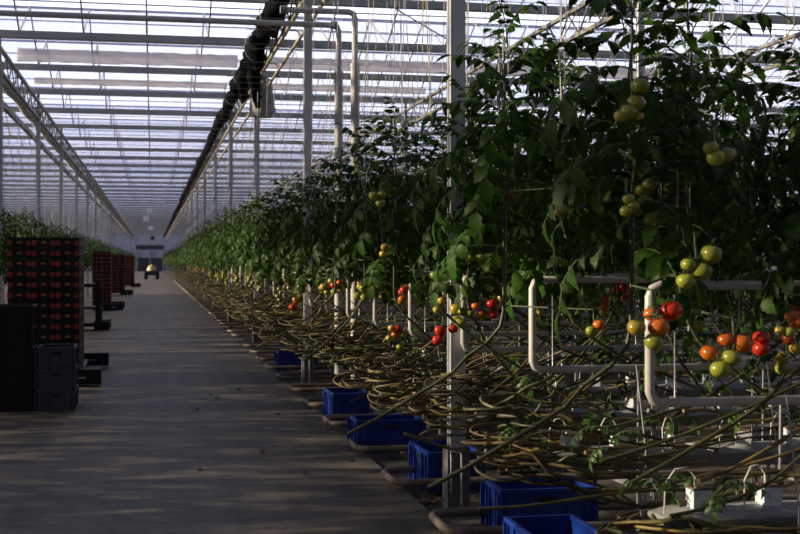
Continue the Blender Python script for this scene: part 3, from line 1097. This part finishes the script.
SLABS = [slab_mesh(i) for i in range(3)]
c1 = MB(); c1.box(-.04, .04, -.04, .04, 0, .078); c1 = c1.mesh('wrapper', 'cube_wrap')
c2 = MB(); c2.box(-.037, .037, -.037, .037, .07, .086); c2 = c2.mesh('wool_top', 'cube_wool')
DRIP = []
for i in range(3):
    s = random.Random(i + 50)
    m = MB()
    w = s.uniform(.05, .09)
    m.tube([(-.02, -.01, .06), (-.022, -.01, .13), (-.03 - w * .3, -.015, .17), (-.04 - w * .8, -.02, .165), (-.05 - w * 1.2, -.03, .11), (-.05 - w * 1.3, -.04, -.01)], .0035, 5)
    m.tube([(-.02, -.01, .05), (-.02, -.01, .125)], .006, 6)
    DRIP.append(m.mesh('drip_tube', 'drip_white'))
for r in range(0, 12):
    Y = ROW0 + PITCH * r
    L = [2.4, 3.3, 4.2, 4.2, 4.2, 3.2][r] if r < 6 else 2.4
    tr_last = trough(Y, L, 'grey metal growing trough under the %s crop row' % ROWN[r], None, 4 if r < 3 else 2)
    ns = max(1, int((L - .02) // 1.0))
    for k in range(ns):
        o = link(SLABS[(r + k) % 3], 'grow_slab', None, (2.02 + k * 1.0, Y, .505))
        tag(o, 'white plastic grow slab, %s from the aisle in the %s crop row' % (ORD[k], ROWN[r]), 'grow slab', 'white grow slabs on the troughs')
        if r < 6:
            for j in range(3):
                kk = k * 3 + j
                x = 2.02 + k * 1.0 + .16 + j * .31 + q.uniform(-.03, .03)
                if kk > 10:
                    continue
                t = thing('propagation_cube', 'small white wrapped growing cube, %s from the aisle on the %s row slab line' % (ORD[kk], ROWN[r]), 'growing cube', (x, Y - .03 + q.uniform(-.02, .02), .593), q.uniform(-.4, .4), 'growing cubes on the slabs')
                link(c1, 'wrapper', t); link(c2, 'wool_top', t)
                link(DRIP[q.randrange(3)], 'drip_tube', t)

for r in range(12, 60):
    dup(tr_last, (2.0, ROW0 + PITCH * r, 0), None, 'distant grey growing trough under a far crop row on the right', 'distant growing troughs')

# white heating loops inside the rows
lm = MB()
R = .045
lm.tube([(4.5, 0, 1.50), (R, 0, 1.50), (R * .3, 0, 1.50 - R * .3), (0, 0, 1.50 - R), (0, 0, 1.02 + R), (R * .3, 0, 1.02 + R * .3), (R, 0, 1.02), (4.5, 0, 1.02)], .020, 10)
lm = lm.mesh('pipe', 'white_paint')
lb = MB(); lb.box(-.006, .006, -.006, .006, 0, 0)
hk = MB()
hk.tube([(0, 0, 1.0), (0, .024, 1.02), (0, .024, 1.5), (0, 0, 1.525), (0, -.01, 2.3)], .004, 5)
hk = hk.mesh('hanger', 'wire')
for r in range(0, 18):
    Y = ROW0 + PITCH * r
    if r < 12:
        lab = 'white heating pipe loop hung in the %s crop row' % ROWN[r]
        gr = None
    else:
        lab = 'distant white heating pipe loop hanging in a far crop row'
        gr = 'distant white pipe loops'
    dy = -.0 if abs(Y - round(Y / 8) * 8) > .1 else -.09
    t = thing('heating_loop', lab, 'pipe', (1.99, Y + dy, 0), 0, gr)
    link(lm, 'pipe', t)
    if r < 6:
        for x in (.12, 1.2, 2.4):
            link(hk, 'hanger', t, (x, 0, 0))

# pipe rails on the ground between the rows
h = .275
cr = .14
pl = [(6.0, h, .055), (1.66 + cr, h, .055)]
for i in range(1, 6):
    a = PI / 2 * i / 5
    pl.append((1.66 + cr - cr * math.sin(a), h - cr + cr * math.cos(a), .055))
pl.append((1.66, 0, .055))
for i in range(0, 6):
    a = PI / 2 * i / 5
    pl.append((1.66 + cr - cr * math.cos(a), -h + cr - cr * math.sin(a), .055))
pl.append((6.0, -h, .055))
rail = MB(); rail.tube(pl, .027, 10); rail = rail.mesh('rail', 'rail_pipe')
sup = MB()
sup.box(-.03, .03, -h - .04, h + .04, -.03, .03)
sup = sup.mesh('support', 'galvanised')
for r in range(0, 60):
    Y = ROW0 + .8 + PITCH * r
    if r < 18:
        lab = '%s rusty pipe rail loop from the camera, on the ground between crop rows' % ORD[r]
        gr = None
    else:
        lab = 'distant rusty pipe rail loop end at the far right edge of the aisle'
        gr = 'distant pipe rail loops'
    t = thing('pipe_rail', lab, 'pipe rail', (0, Y, 0), 0, gr)
    link(rail, 'rail', t)
    if r < 8:
        for x in (2.1, 3.4, 4.7):
            link(sup, 'support', t, (x, 0, 0))

# crop wires and loose twine
wm = MB(); wm.tube([(1.2, 0, 4.62), (16, 0, 4.62)], .004, 5); wm = wm.mesh('crop_wire', 'wire')
for r in range(2, 34):
    for sg in (-.3, .3):
        o = link(wm, 'crop_wire', None, (0, ROW0 + PITCH * r + sg, rr.uniform(-.03, .03)))
        tag(o, 'thin steel crop wire strung above a crop row to the right of the aisle', 'wire', 'steel wires above the crop')
wm2 = MB(); wm2.tube([(-1.9, 0, 4.62), (-12, 0, 4.62)], .004, 5); wm2 = wm2.mesh('crop_wire', 'wire')
for r in range(13, 34):
    o = link(wm2, 'crop_wire', None, (0, ROW0 + PITCH * r, 0))
    tag(o, 'thin steel crop wire strung above a crop row to the left of the aisle', 'wire', 'steel wires above the left crop')
TW = []
for i in range(6):
    s = random.Random(70 + i)
    p = [(0, 0, 0)]
    dx, dy = s.uniform(-.16, .16), s.uniform(-.1, .1)
    L = (1.9, 1.4, .8, .5, 2.0, 1.0)[i]
    for k in range(1, 7):
        p.append((dx * k / 6 * L + .02 * math.sin(k * 2 + i), dy * k / 6 * L, -L * k / 6))
    m = MB(); m.tube(p, .0034, 4)
    TW.append(m)
TWM = {(i, c): TW[i].mesh('hanging_twine', c) for i in range(6) for c in ('string', 'twine_yellow', 'twine_blue')}
NAMEC = {'string': 'pale', 'twine_yellow': 'yellow', 'twine_blue': 'blue'}
for k in range(295):
    left = k % 6 == 0
    r = rr.randrange(13, 30) if left else int(3 + 26 * rr.random() ** 1.3)
    Y = ROW0 + PITCH * r + rr.choice((-.3, .3)) * (0 if left else 1)
    X = -rr.uniform(2.1, 6) if left else rr.uniform(1.75, min(16, .52 * Y + .6))
    c = rr.choice(('string',) * 7 + ('twine_yellow', 'twine_yellow', 'twine_blue'))
    o = link(TWM[(rr.randrange(6), c)], 'hanging_twine', None, (X, Y, 4.62), (0, 0, rr.uniform(0, 6)))
    sd = 'left' if left else 'right'
    tag(o, '%s twine hanging loose from the crop wires on the %s of the aisle' % (NAMEC[c], sd), 'twine', '%s twine hanging on the %s' % (NAMEC[c], sd))

# ------------------------------------------------------------------ crates
def crate_parts(t, w, d, h_, mat, slots=True):
    """open stacking crate: walls with ribs, rim, base, hand holds; origin at bottom centre"""
    th = .012
    m = MB()
    hw, hd = w / 2 - .012, d / 2 - .012
    m.box(-hw, hw, -hd, hd, 0, .015)
    m.box(-hw, hw, -hd, -hd + th, .015, h_ - .03); m.box(-hw, hw, hd - th, hd, .015, h_ - .03)
    m.box(-hw, -hw + th, -hd + th, hd - th, .015, h_ - .03); m.box(hw - th, hw, -hd + th, hd - th, .015, h_ - .03)
    body = m
    m = MB()
    for (a, b, c, e) in ((-w / 2, w / 2, -d / 2, -d / 2 + .03), (-w / 2, w / 2, d / 2 - .03, d / 2), (-w / 2, -w / 2 + .03, -d / 2 + .03, d / 2 - .03), (w / 2 - .03, w / 2, -d / 2 + .03, d / 2 - .03)):
        m.box(a, b, c, e, h_ - .032, h_ - .004)
    m.build('rim', mat, t, bevel=.004)
    m = body
    for k in range(-2, 3):
        if k:
            x = k * w * .19
            m.box(x - .006, x + .006, -d / 2, -d / 2 + .014, .01, h_ - .03); m.box(x - .006, x + .006, d / 2 - .014, d / 2, .01, h_ - .03)
    for k in range(-2, 3):
        if k:
            y = k * d * .19
            m.box(-w / 2, -w / 2 + .014, y - .006, y + .006, .01, h_ - .03); m.box(w / 2 - .014, w / 2, y - .006, y + .006, .01, h_ - .03)
    for sx in (-1, 1):
        for sy in (-1, 1):
            m.box(sx * w / 2 - .012 - .010, sx * w / 2 - .012 + .010 + .004, sy * d / 2 - .016, sy * d / 2 + .012 - .010, 0, h_ - .03)
    m.build('body', mat, t)
    if slots:
        for sg in (-1, 1):
            m = MB(); m.box(-.055, .055, sg * (d / 2 - .0115) - .0025, sg * (d / 2 - .0115) + .0025, h_ - .085, h_ - .055)  # dark panel painted in for the shade inside the hand opening
            m.build('hand_hold_shade', 'slot_shade', t)


cw, cd, ch = .405, .6, .226
XG = -.81
for k, lab in enumerate(('grey plastic crate at the bottom of the three-crate stack in the aisle', 'grey plastic crate in the middle of the three-crate stack in the aisle', 'grey plastic crate on top of the three-crate stack in the aisle')):
    if k == 0:
        g0 = thing('plastic_crate', lab, 'crate', (XG - cw / 2, 13.85 + cd / 2, .0), 0, 'grey crates')
        crate_parts(g0, cw, cd, ch, 'grey_plastic')
    else:
        dup(g0, (XG - cw / 2, 13.85 + cd / 2 + .004 * k, ch * k), 0.01 * k, lab)
for k in range(5):
    lab = 'black plastic crate, %s from the bottom of the dark stack at the left edge' % ORD[k]
    if k == 0:
        b0 = thing('plastic_crate', lab, 'crate', (-1.245 - cw / 2, 13.80 + cd / 2, 0), 0, 'black crates')
        crate_parts(b0, cw, cd, ch, 'black_plastic')
    else:
        dup(b0, (-1.245 - cw / 2 + .004 * (-1) ** k, 13.80 + cd / 2, ch * k), 0.012 * (-1) ** k, lab)
        if k < 5:
            pass
for k in range(5):
    dup(b0, (-1.66 - cw / 2, 13.9 + cd / 2, ch * k), 0, 'black plastic crate, %s from the bottom of the stack cut by the left edge' % ORD[k])

BLUE = [((1.78, 6.08, -.07), PI / 2, 'blue crate nearest the camera at the bottom edge, beside the pipe rail'),
        ((2.02, 7.12, -.03), 0, 'blue crate under the second bundle of stems'),
        ((1.80, 8.72, -.03), PI / 2, 'blue crate just behind the front grey column'),
        ((1.70, 10.45, -.03), 0, 'blue crate between the fourth and fifth crop rows'),
        ((1.70, 12.75, -.03), PI / 2, 'narrow-looking blue crate further along, between the fifth and sixth crop rows'),
        ((1.84, 18.6, -.03), 0, 'farthest small blue crate at the row ends')]
for i, (l, rz, lab) in enumerate(BLUE):
    loc = (l[0] + .3, l[1] + .2, l[2])
    if i == 0:
        bl = thing('plastic_crate', lab, 'crate', loc, rz, 'blue crates')
        crate_parts(bl, .6, .4, .28, 'blue_plastic')
    else:
        dup(bl, loc, rz + .02 * (-1) ** i, lab)

# ------------------------------------------------------------------ printed tomato boxes on trolleys
BW, BD, BH = .30, .40, .136
bb = MB()
th = .006
bb.box(-BW / 2 + .003, BW / 2 - .003, -BD / 2 + .003, BD / 2 - .003, 0, .008)
for (a, b, c, e) in ((-BW / 2 + .003, BW / 2 - .003, -BD / 2 + .003, -BD / 2 + .003 + th), (-BW / 2 + .003, BW / 2 - .003, BD / 2 - .003 - th, BD / 2 - .003), (-BW / 2 + .003, -BW / 2 + .003 + th, -BD / 2 + .009, BD / 2 - .009), (BW / 2 - .003 - th, BW / 2 - .003, -BD / 2 + .009, BD / 2 - .009)):
    bb.box(a, b, c, e, .008, BH - .006)
for sx in (-1, 1):
    for sy in (-1, 1):
        bb.box(sx * (BW / 2 - .030) - .026, sx * (BW / 2 - .030) + .026, sy * (BD / 2 - .030) - .026, sy * (BD / 2 - .030) + .026, BH - .024, BH - .001)
body_me = bb.mesh('box_body', 'box_board')


def print_mesh(w, n):
    """printed tomatoes and arcs on one side, in the plane y = 0 facing -y"""
    m = MB()
    z0 = BH * .46
    seg = 14

    def fan(cx, cz, r, a0, a1, mat, rin=0.0):
        vs = []
        k = seg
        for i in range(k + 1):
            a = a0 + (a1 - a0) * i / k
            vs.append((cx + r * math.cos(a), 0, cz + r * math.sin(a)))
            vs.append((cx + rin * math.cos(a), 0, cz + rin * math.sin(a)))
        m.add(vs, [(2 * i, 2 * i + 1, 2 * i + 3, 2 * i + 2) for i in range(k)], mat)

    for i in range(n):
        c = -w / 2 + w / n * (i + .5)
        fan(c, z0 - .012, .037, .2, PI - .2, 1, .018)
        m.add([(c - .010, 0, z0 - .014), (c + .010, 0, z0 - .014), (c, 0, z0 + .002)], [(0, 1, 2)], 1)
    for i in range(n + 1):
        c = -w / 2 + w / n * i
        if i < n:
            fan(c + .016, z0, .037, 0, 2 * PI, 0)
        if i > 0:
            fan(c - .024, z0, .032, 0, 2 * PI, 0)
            fan(c - .044, z0 - .006, .012, 0, 2 * PI, 0)
    return m


pf = print_mesh(BW - .03, 1).mesh('front_print', ['print_red', 'print_orange'])
ps = print_mesh(BD - .03, 1).mesh('side_print', ['print_red', 'print_orange'])


def add_box(loc, label, group, front=True, side=False):
    t = thing('tomato_box', label, 'box', loc, 0, group)
    link(body_me, 'box_body', t)
    if front:
        link(pf, 'front_print', t, (0, -BD / 2 + .001, 0))
    if side:
        link(ps, 'side_print', t, (BW / 2 - .001, 0, 0), (0, 0, PI / 2))
    return t


def stack(xr, y0, cols, depth, layers, z0, near, name):
    for l in range(layers):
        for c in range(cols):
            for d in range(depth):
                if d > 0 and c > 0:
                    continue
                if near:
                    lay = ORD[l] + ' from the floor'
                    cc = 'right' if c == 0 else ('middle' if c == 1 else 'left')
                    if d == 0:
                        lab = 'black tomato-printed box, front %s column of nearest stack, %s' % (cc, lay)
                    else:
                        lab = 'black tomato-printed box, aisle side of nearest stack, %s one back, %s' % (ORD[d], lay)
                    gr = 'printed tomato boxes in the nearest stack'
                else:
                    lab = 'black tomato-printed box in %s' % name
                    gr = 'printed tomato boxes in ' + name
                j = rnd.uniform(-.003, .003)
                add_box((xr - BW / 2 - BW * c + j, y0 + BD / 2 + BD * d + rnd.uniform(-.004, .004), z0 + BH * l), lab, gr, d == 0, c == 0)


def trolley(xl, xr, y0, y1, zt, label, reach):
    t = thing('harvest_trolley', label, 'trolley', (0, 0, 0))
    m = MB(); m.box(xl, xr, y0, y1, zt - .05, zt)
    m.build('deck', 'black_plastic', t, bevel=.006)
    for (ya, yb) in ((y0 - .12, y0 + .10), (y1 - .02, y1 + .20)):
        m = MB()
        m.box(xr - .25, xr + reach, ya, yb, .03, .215)
        k = 0
        n = int((.25 + reach) / .035)
        for k in range(n + 1):
            x = xr - .25 + (.25 + reach) * k / n
            m.box(x - .009, x + .009, ya - .012, yb + .012, .02, .225)
        m.build('bumper', 'black_plastic', t)
        m = MB(); m.box(xr - .02, xr + reach * .35, ya - .020, ya - .013, .105, .125)
        o = m.build('metal_strip', 'galvanised', t)
    for sx in (xl + .12, xr - .12):
        for sy in (y0 + .2, y1 - .2):
            m = MB(); m.disc((sx, sy, .045), .045, 'x', .04, 14)
            m.build('wheel', 'rubber', t)
    return t


trolley(-1.86, -.92, 16.5, 19.3, .14, 'low black trolley with ribbed bumpers carrying the nearest stack of printed boxes', .27)
stack(-.925, 16.75, 3, 3, 13, .14, True, '')
trolley(-1.95, -1.25, 41.2, 43.6, .14, 'low black trolley under the second stack of printed boxes down the aisle', .33)
stack(-1.29, 41.4, 2, 1, 13, .14, False, 'the second stack down the left side of the aisle')
stack(-1.25, 60.0, 3, 1, 13, .14, False, 'the third stack down the left side of the aisle')
trolley(-2.2, -1.2, 60.0, 61.6, .14, 'distant low black trolley under the third stack of printed boxes', .3)
stack(-1.05, 78.0, 3, 1, 13, .14, False, 'the farthest stack down the left side of the aisle')
trolley(-2.0, -1.0, 78.0, 79.6, .14, 'farthest low black trolley under the last stack of printed boxes', .3)

# empty black trolley between the first two stacks
t = thing('picking_cart', 'empty black picking cart with upright posts behind the nearest stack', 'cart', (-1.35, 29.8, 0))
m = MB(); m.box(-.45, .32, -.5, .5, .10, .18); m.build('deck', 'black_plastic', t, bevel=.006)
for sx in (-.38, .14):
    for sy in (-.42, .42):
        m = MB(); m.bar((sx, sy, .18), (sx, sy, 1.15), .12, .08); m.build('post', 'black_plastic', t)
m = MB(); m.box(-.45, .20, -.48, .48, 1.0, 1.08); m.build('shelf', 'black_plastic', t)
m = MB(); m.box(-.45, .20, -.48, .48, .5, .55); m.build('shelf', 'black_plastic', t)
for k in range(2):
    m = MB(); m.box(.05, .40, -.56 + k * .9, -.34 + k * .9, .03, .22)
    for j in range(8):
        m.box(.05 + j * .048, .068 + j * .048, -.575 + k * .9, -.325 + k * .9, .03, .23)
    m.build('bumper', 'black_plastic', t)
for sx in (-.36, .22):
    for sy in (-.4, .4):
        m = MB(); m.disc((sx, sy, .05), .05, 'x', .04, 12); m.build('wheel', 'rubber', t)

# ------------------------------------------------------------------ tug at the far end, hanging signs, fan
t = thing('tow_tractor', 'small tow tractor with a yellow cover parked at the far end of the aisle', 'tractor', (-.02, 111, 0))
m = MB(); m.box(-.42, .42, -.2, 1.6, .35, .75); m.build('chassis', 'tug_blue', t, bevel=.03)
m = MB()
vs = []
for yy in (-.15, .7):
    for i in range(9):
        a = PI * i / 8
        vs.append((.42 * math.cos(a), yy, .75 + .55 * math.sin(a)))
m.add(vs, [(i, i + 1, i + 10, i + 9) for i in range(8)] + [tuple(range(9))[::-1], tuple(range(9, 18))], 0, True)
m.build('engine_cover', 'tug_yellow', t)
m = MB(); m.box(-.25, .25, .9, 1.3, .75, .95); m.box(-.25, .25, 1.25, 1.35, .95, 1.4); m.build('seat', 'black_plastic', t, bevel=.02)
for (sx, sy, r_) in ((-.52, .1, .38), (.52, .1, .38), (-.45, 1.4, .25), (.45, 1.4, .25)):
    m = MB(); m.disc((sx, sy, r_), r_, 'x', .22, 20); w = m.build('wheel', 'rubber', t)
    m = MB(); m.disc((sx, sy, r_), r_ * .5, 'x', .24, 14); m.build('hub', 'tug_yellow', w)
m = MB(); m.tube([(0, .65, 1.1), (0, .85, 1.45)], .02, 6); m.tube([(.17 * math.cos(a), .85 + .06 * math.sin(a), 1.45 + .16 * math.sin(a)) for a in [i * PI / 6 for i in range(13)]], .015, 6)
m.build('steering_wheel', 'black_plastic', t)
for (px, py, Y, w, h2, lab) in ((150, 211, 78, .36, .26, 'nearest pale sign hanging over the middle of the aisle'),
                                (146, 219, 92, .40, .44, 'tall pale sign hanging over the aisle, second in line'),
                                (151, 228, 118, .42, .36, 'farthest small pale sign hanging over the aisle')):
    p = at(px, py, Y)
    t = thing('hanging_sign', lab, 'sign', p)
    m = MB(); m.box(-w / 2, w / 2, -.015, .015, -h2 / 2, h2 / 2); m.build('board', 'sign_white', t)
    for sx in (-.4, .4):
        m = MB(); m.tube([(sx * w, 0, h2 / 2), (sx * w, 0, GZ + .02 - p.z)], .008, 5); m.build('cord', 'wire', t)
p = at(152.5, 238, 140)
t = thing('air_fan', 'round black circulation fan hanging above the far end of the aisle', 'fan', p)
m = MB()
n = 24
vs = [(r_ * math.cos(2 * PI * j / n), yy, r_ * math.sin(2 * PI * j / n)) for (r_, yy) in ((.30, -.15), (.30, .15), (.27, .15), (.27, -.15)) for j in range(n)]
m.add(vs, [(i * n + j, i * n + (j + 1) % n, ((i + 1) % 4) * n + (j + 1) % n, ((i + 1) % 4) * n + j) for i in range(4) for j in range(n)], 0, True)
m.build('housing', 'black_plastic', t)
for k in range(5):
    a = 2 * PI * k / 5
    mt = Matrix.Rotation(a, 4, 'Y') @ Matrix.Rotation(.6, 4, 'X')
    m = MB(); m.box(-.07, .07, -.005, .005, .04, .26, 0, mt); m.build('blade', 'black_plastic', t)
m = MB(); m.disc((0, 0, 0), .08, 'y', .22, 14); m.build('motor', 'black_plastic', t)
m = MB(); m.tube([(0, 0, .3), (0, 0, GZ - p.z)], .012, 6); m.build('rod', 'wire', t)

# dry leaves dropped beside the front column and on the concrete
lf = MB()
leaflet(lf, Vector((0, 0, .012)), Vector((1, 0, .1)), Vector((0, 0, 1)), .09, .07, True, 0, .7)
lf = lf.mesh('fallen_leaf', 'dry_leaf')
for k in range(26):
    if k < 16:
        l = (1.8 + rr.uniform(-.02, .35), 8.35 + rr.uniform(-.3, .2), -.022)
        lab, gr = 'curled brown leaf in the dry litter by the front column foot', 'dry leaves by the front column'
    else:
        l = (rr.uniform(.2, 1.6), rr.uniform(8, 16), .002)
        lab, gr = 'small dry leaf lying on the concrete aisle', 'dry leaves on the aisle'
    o = link(lf, 'fallen_leaf', None, l, (rr.uniform(-.2, .2), rr.uniform(-.2, .2), rr.uniform(0, 6)), (1, 1, 1))
    tag(o, lab, 'leaf', gr)

# ------------------------------------------------------------------ light
sun = bpy.data.lights.new('sun', 'SUN')
sun.energy = 10.5
sun.angle = math.radians(1.2)
sun.color = (1.0, .84, .60)
so = bpy.data.objects.new('sun', sun)
COL.objects.link(so)
el, az = math.radians(19.5), math.radians(7)
dv = Vector((math.cos(el) * math.cos(az), -math.cos(el) * math.sin(az), -math.sin(el)))
so.rotation_euler = dv.to_track_quat('-Z', 'Y').to_euler()

w = bpy.data.worlds.new('world')
SC.world = w
w.use_nodes = True
nt = w.node_tree
bg = nt.nodes['Background']
tc = nt.nodes.new('ShaderNodeTexCoord')
sp = nt.nodes.new('ShaderNodeSeparateXYZ')
nt.links.new(tc.outputs['Generated'], sp.inputs[0])


def ramp(src, lo, hi, stops):
    mr = nt.nodes.new('ShaderNodeMapRange')
    mr.inputs['From Min'].default_value = lo
    mr.inputs['From Max'].default_value = hi
    nt.links.new(src, mr.inputs['Value'])
    rp = nt.nodes.new('ShaderNodeValToRGB')
    e = rp.color_ramp.elements
    e[0].position, e[0].color = stops[0][0], (*stops[0][1], 1)
    e[1].position, e[1].color = stops[-1][0], (*stops[-1][1], 1)
    for p_, c_ in stops[1:-1]:
        n_ = e.new(p_)
        n_.color = (*c_, 1)
    nt.links.new(mr.outputs['Result'], rp.inputs['Fac'])
    return rp.outputs['Color']


# height above the horizon: hazy white low down, deep blue overhead
hcol = ramp(sp.outputs['Z'], -.1, 1.0, ((0, (.06, .06, .06)), (.085, (.08, .08, .085)), (.10, (.80, .82, 1.0)), (.17, (.93, .94, 1.0)), (.27, (.90, .92, 1.0)), (.36, (.22, .24, .30)), (1, (.06, .07, .10))))
# bright sky patch made up ahead, dim elsewhere so the interior stays dark
vm = nt.nodes.new('ShaderNodeVectorMath'); vm.operation = 'DOT_PRODUCT'
vm.inputs[1].default_value = (math.sin(.2), math.cos(.2), 0)
nt.links.new(tc.outputs['Generated'], vm.inputs[0])
acol = ramp(vm.outputs['Value'], -1.0, 1.0, ((0, (.11, .108, .105)), (.72, (.12, .118, .115)), (.90, (.85, .86, .9)), (1, (1, 1, 1))))
nz = nt.nodes.new('ShaderNodeTexNoise')
nz.inputs['Scale'].default_value = 5
nz.inputs['Detail'].default_value = 5
nt.links.new(tc.outputs['Generated'], nz.inputs['Vector'])
ncol = ramp(nz.outputs['Fac'], 0, 1, ((.3, (.72, .76, .92)), (.65, (1, 1, 1))))
m1 = nt.nodes.new('ShaderNodeMix'); m1.data_type = 'RGBA'; m1.blend_type = 'MULTIPLY'; m1.inputs[0].default_value = 1
m2 = nt.nodes.new('ShaderNodeMix'); m2.data_type = 'RGBA'; m2.blend_type = 'MULTIPLY'; m2.inputs[0].default_value = 1
nt.links.new(hcol, m1.inputs[6]); nt.links.new(acol, m1.inputs[7])
nt.links.new(m1.outputs[2], m2.inputs[6]); nt.links.new(ncol, m2.inputs[7])
nt.links.new(m2.outputs[2], bg.inputs['Color'])
bg.inputs['Strength'].default_value = 2.4

SC.view_settings.view_transform = 'Standard'
SC.view_settings.look = 'None'
SC.view_settings.exposure = 0.0
SC.view_settings.gamma = 1.0
SC.view_settings.use_curve_mapping = False
SC.cycles.transparent_max_bounces = 32
SC.cycles.max_bounces = 6
SC.cycles.diffuse_bounces = 3
SC.cycles.use_denoising = True
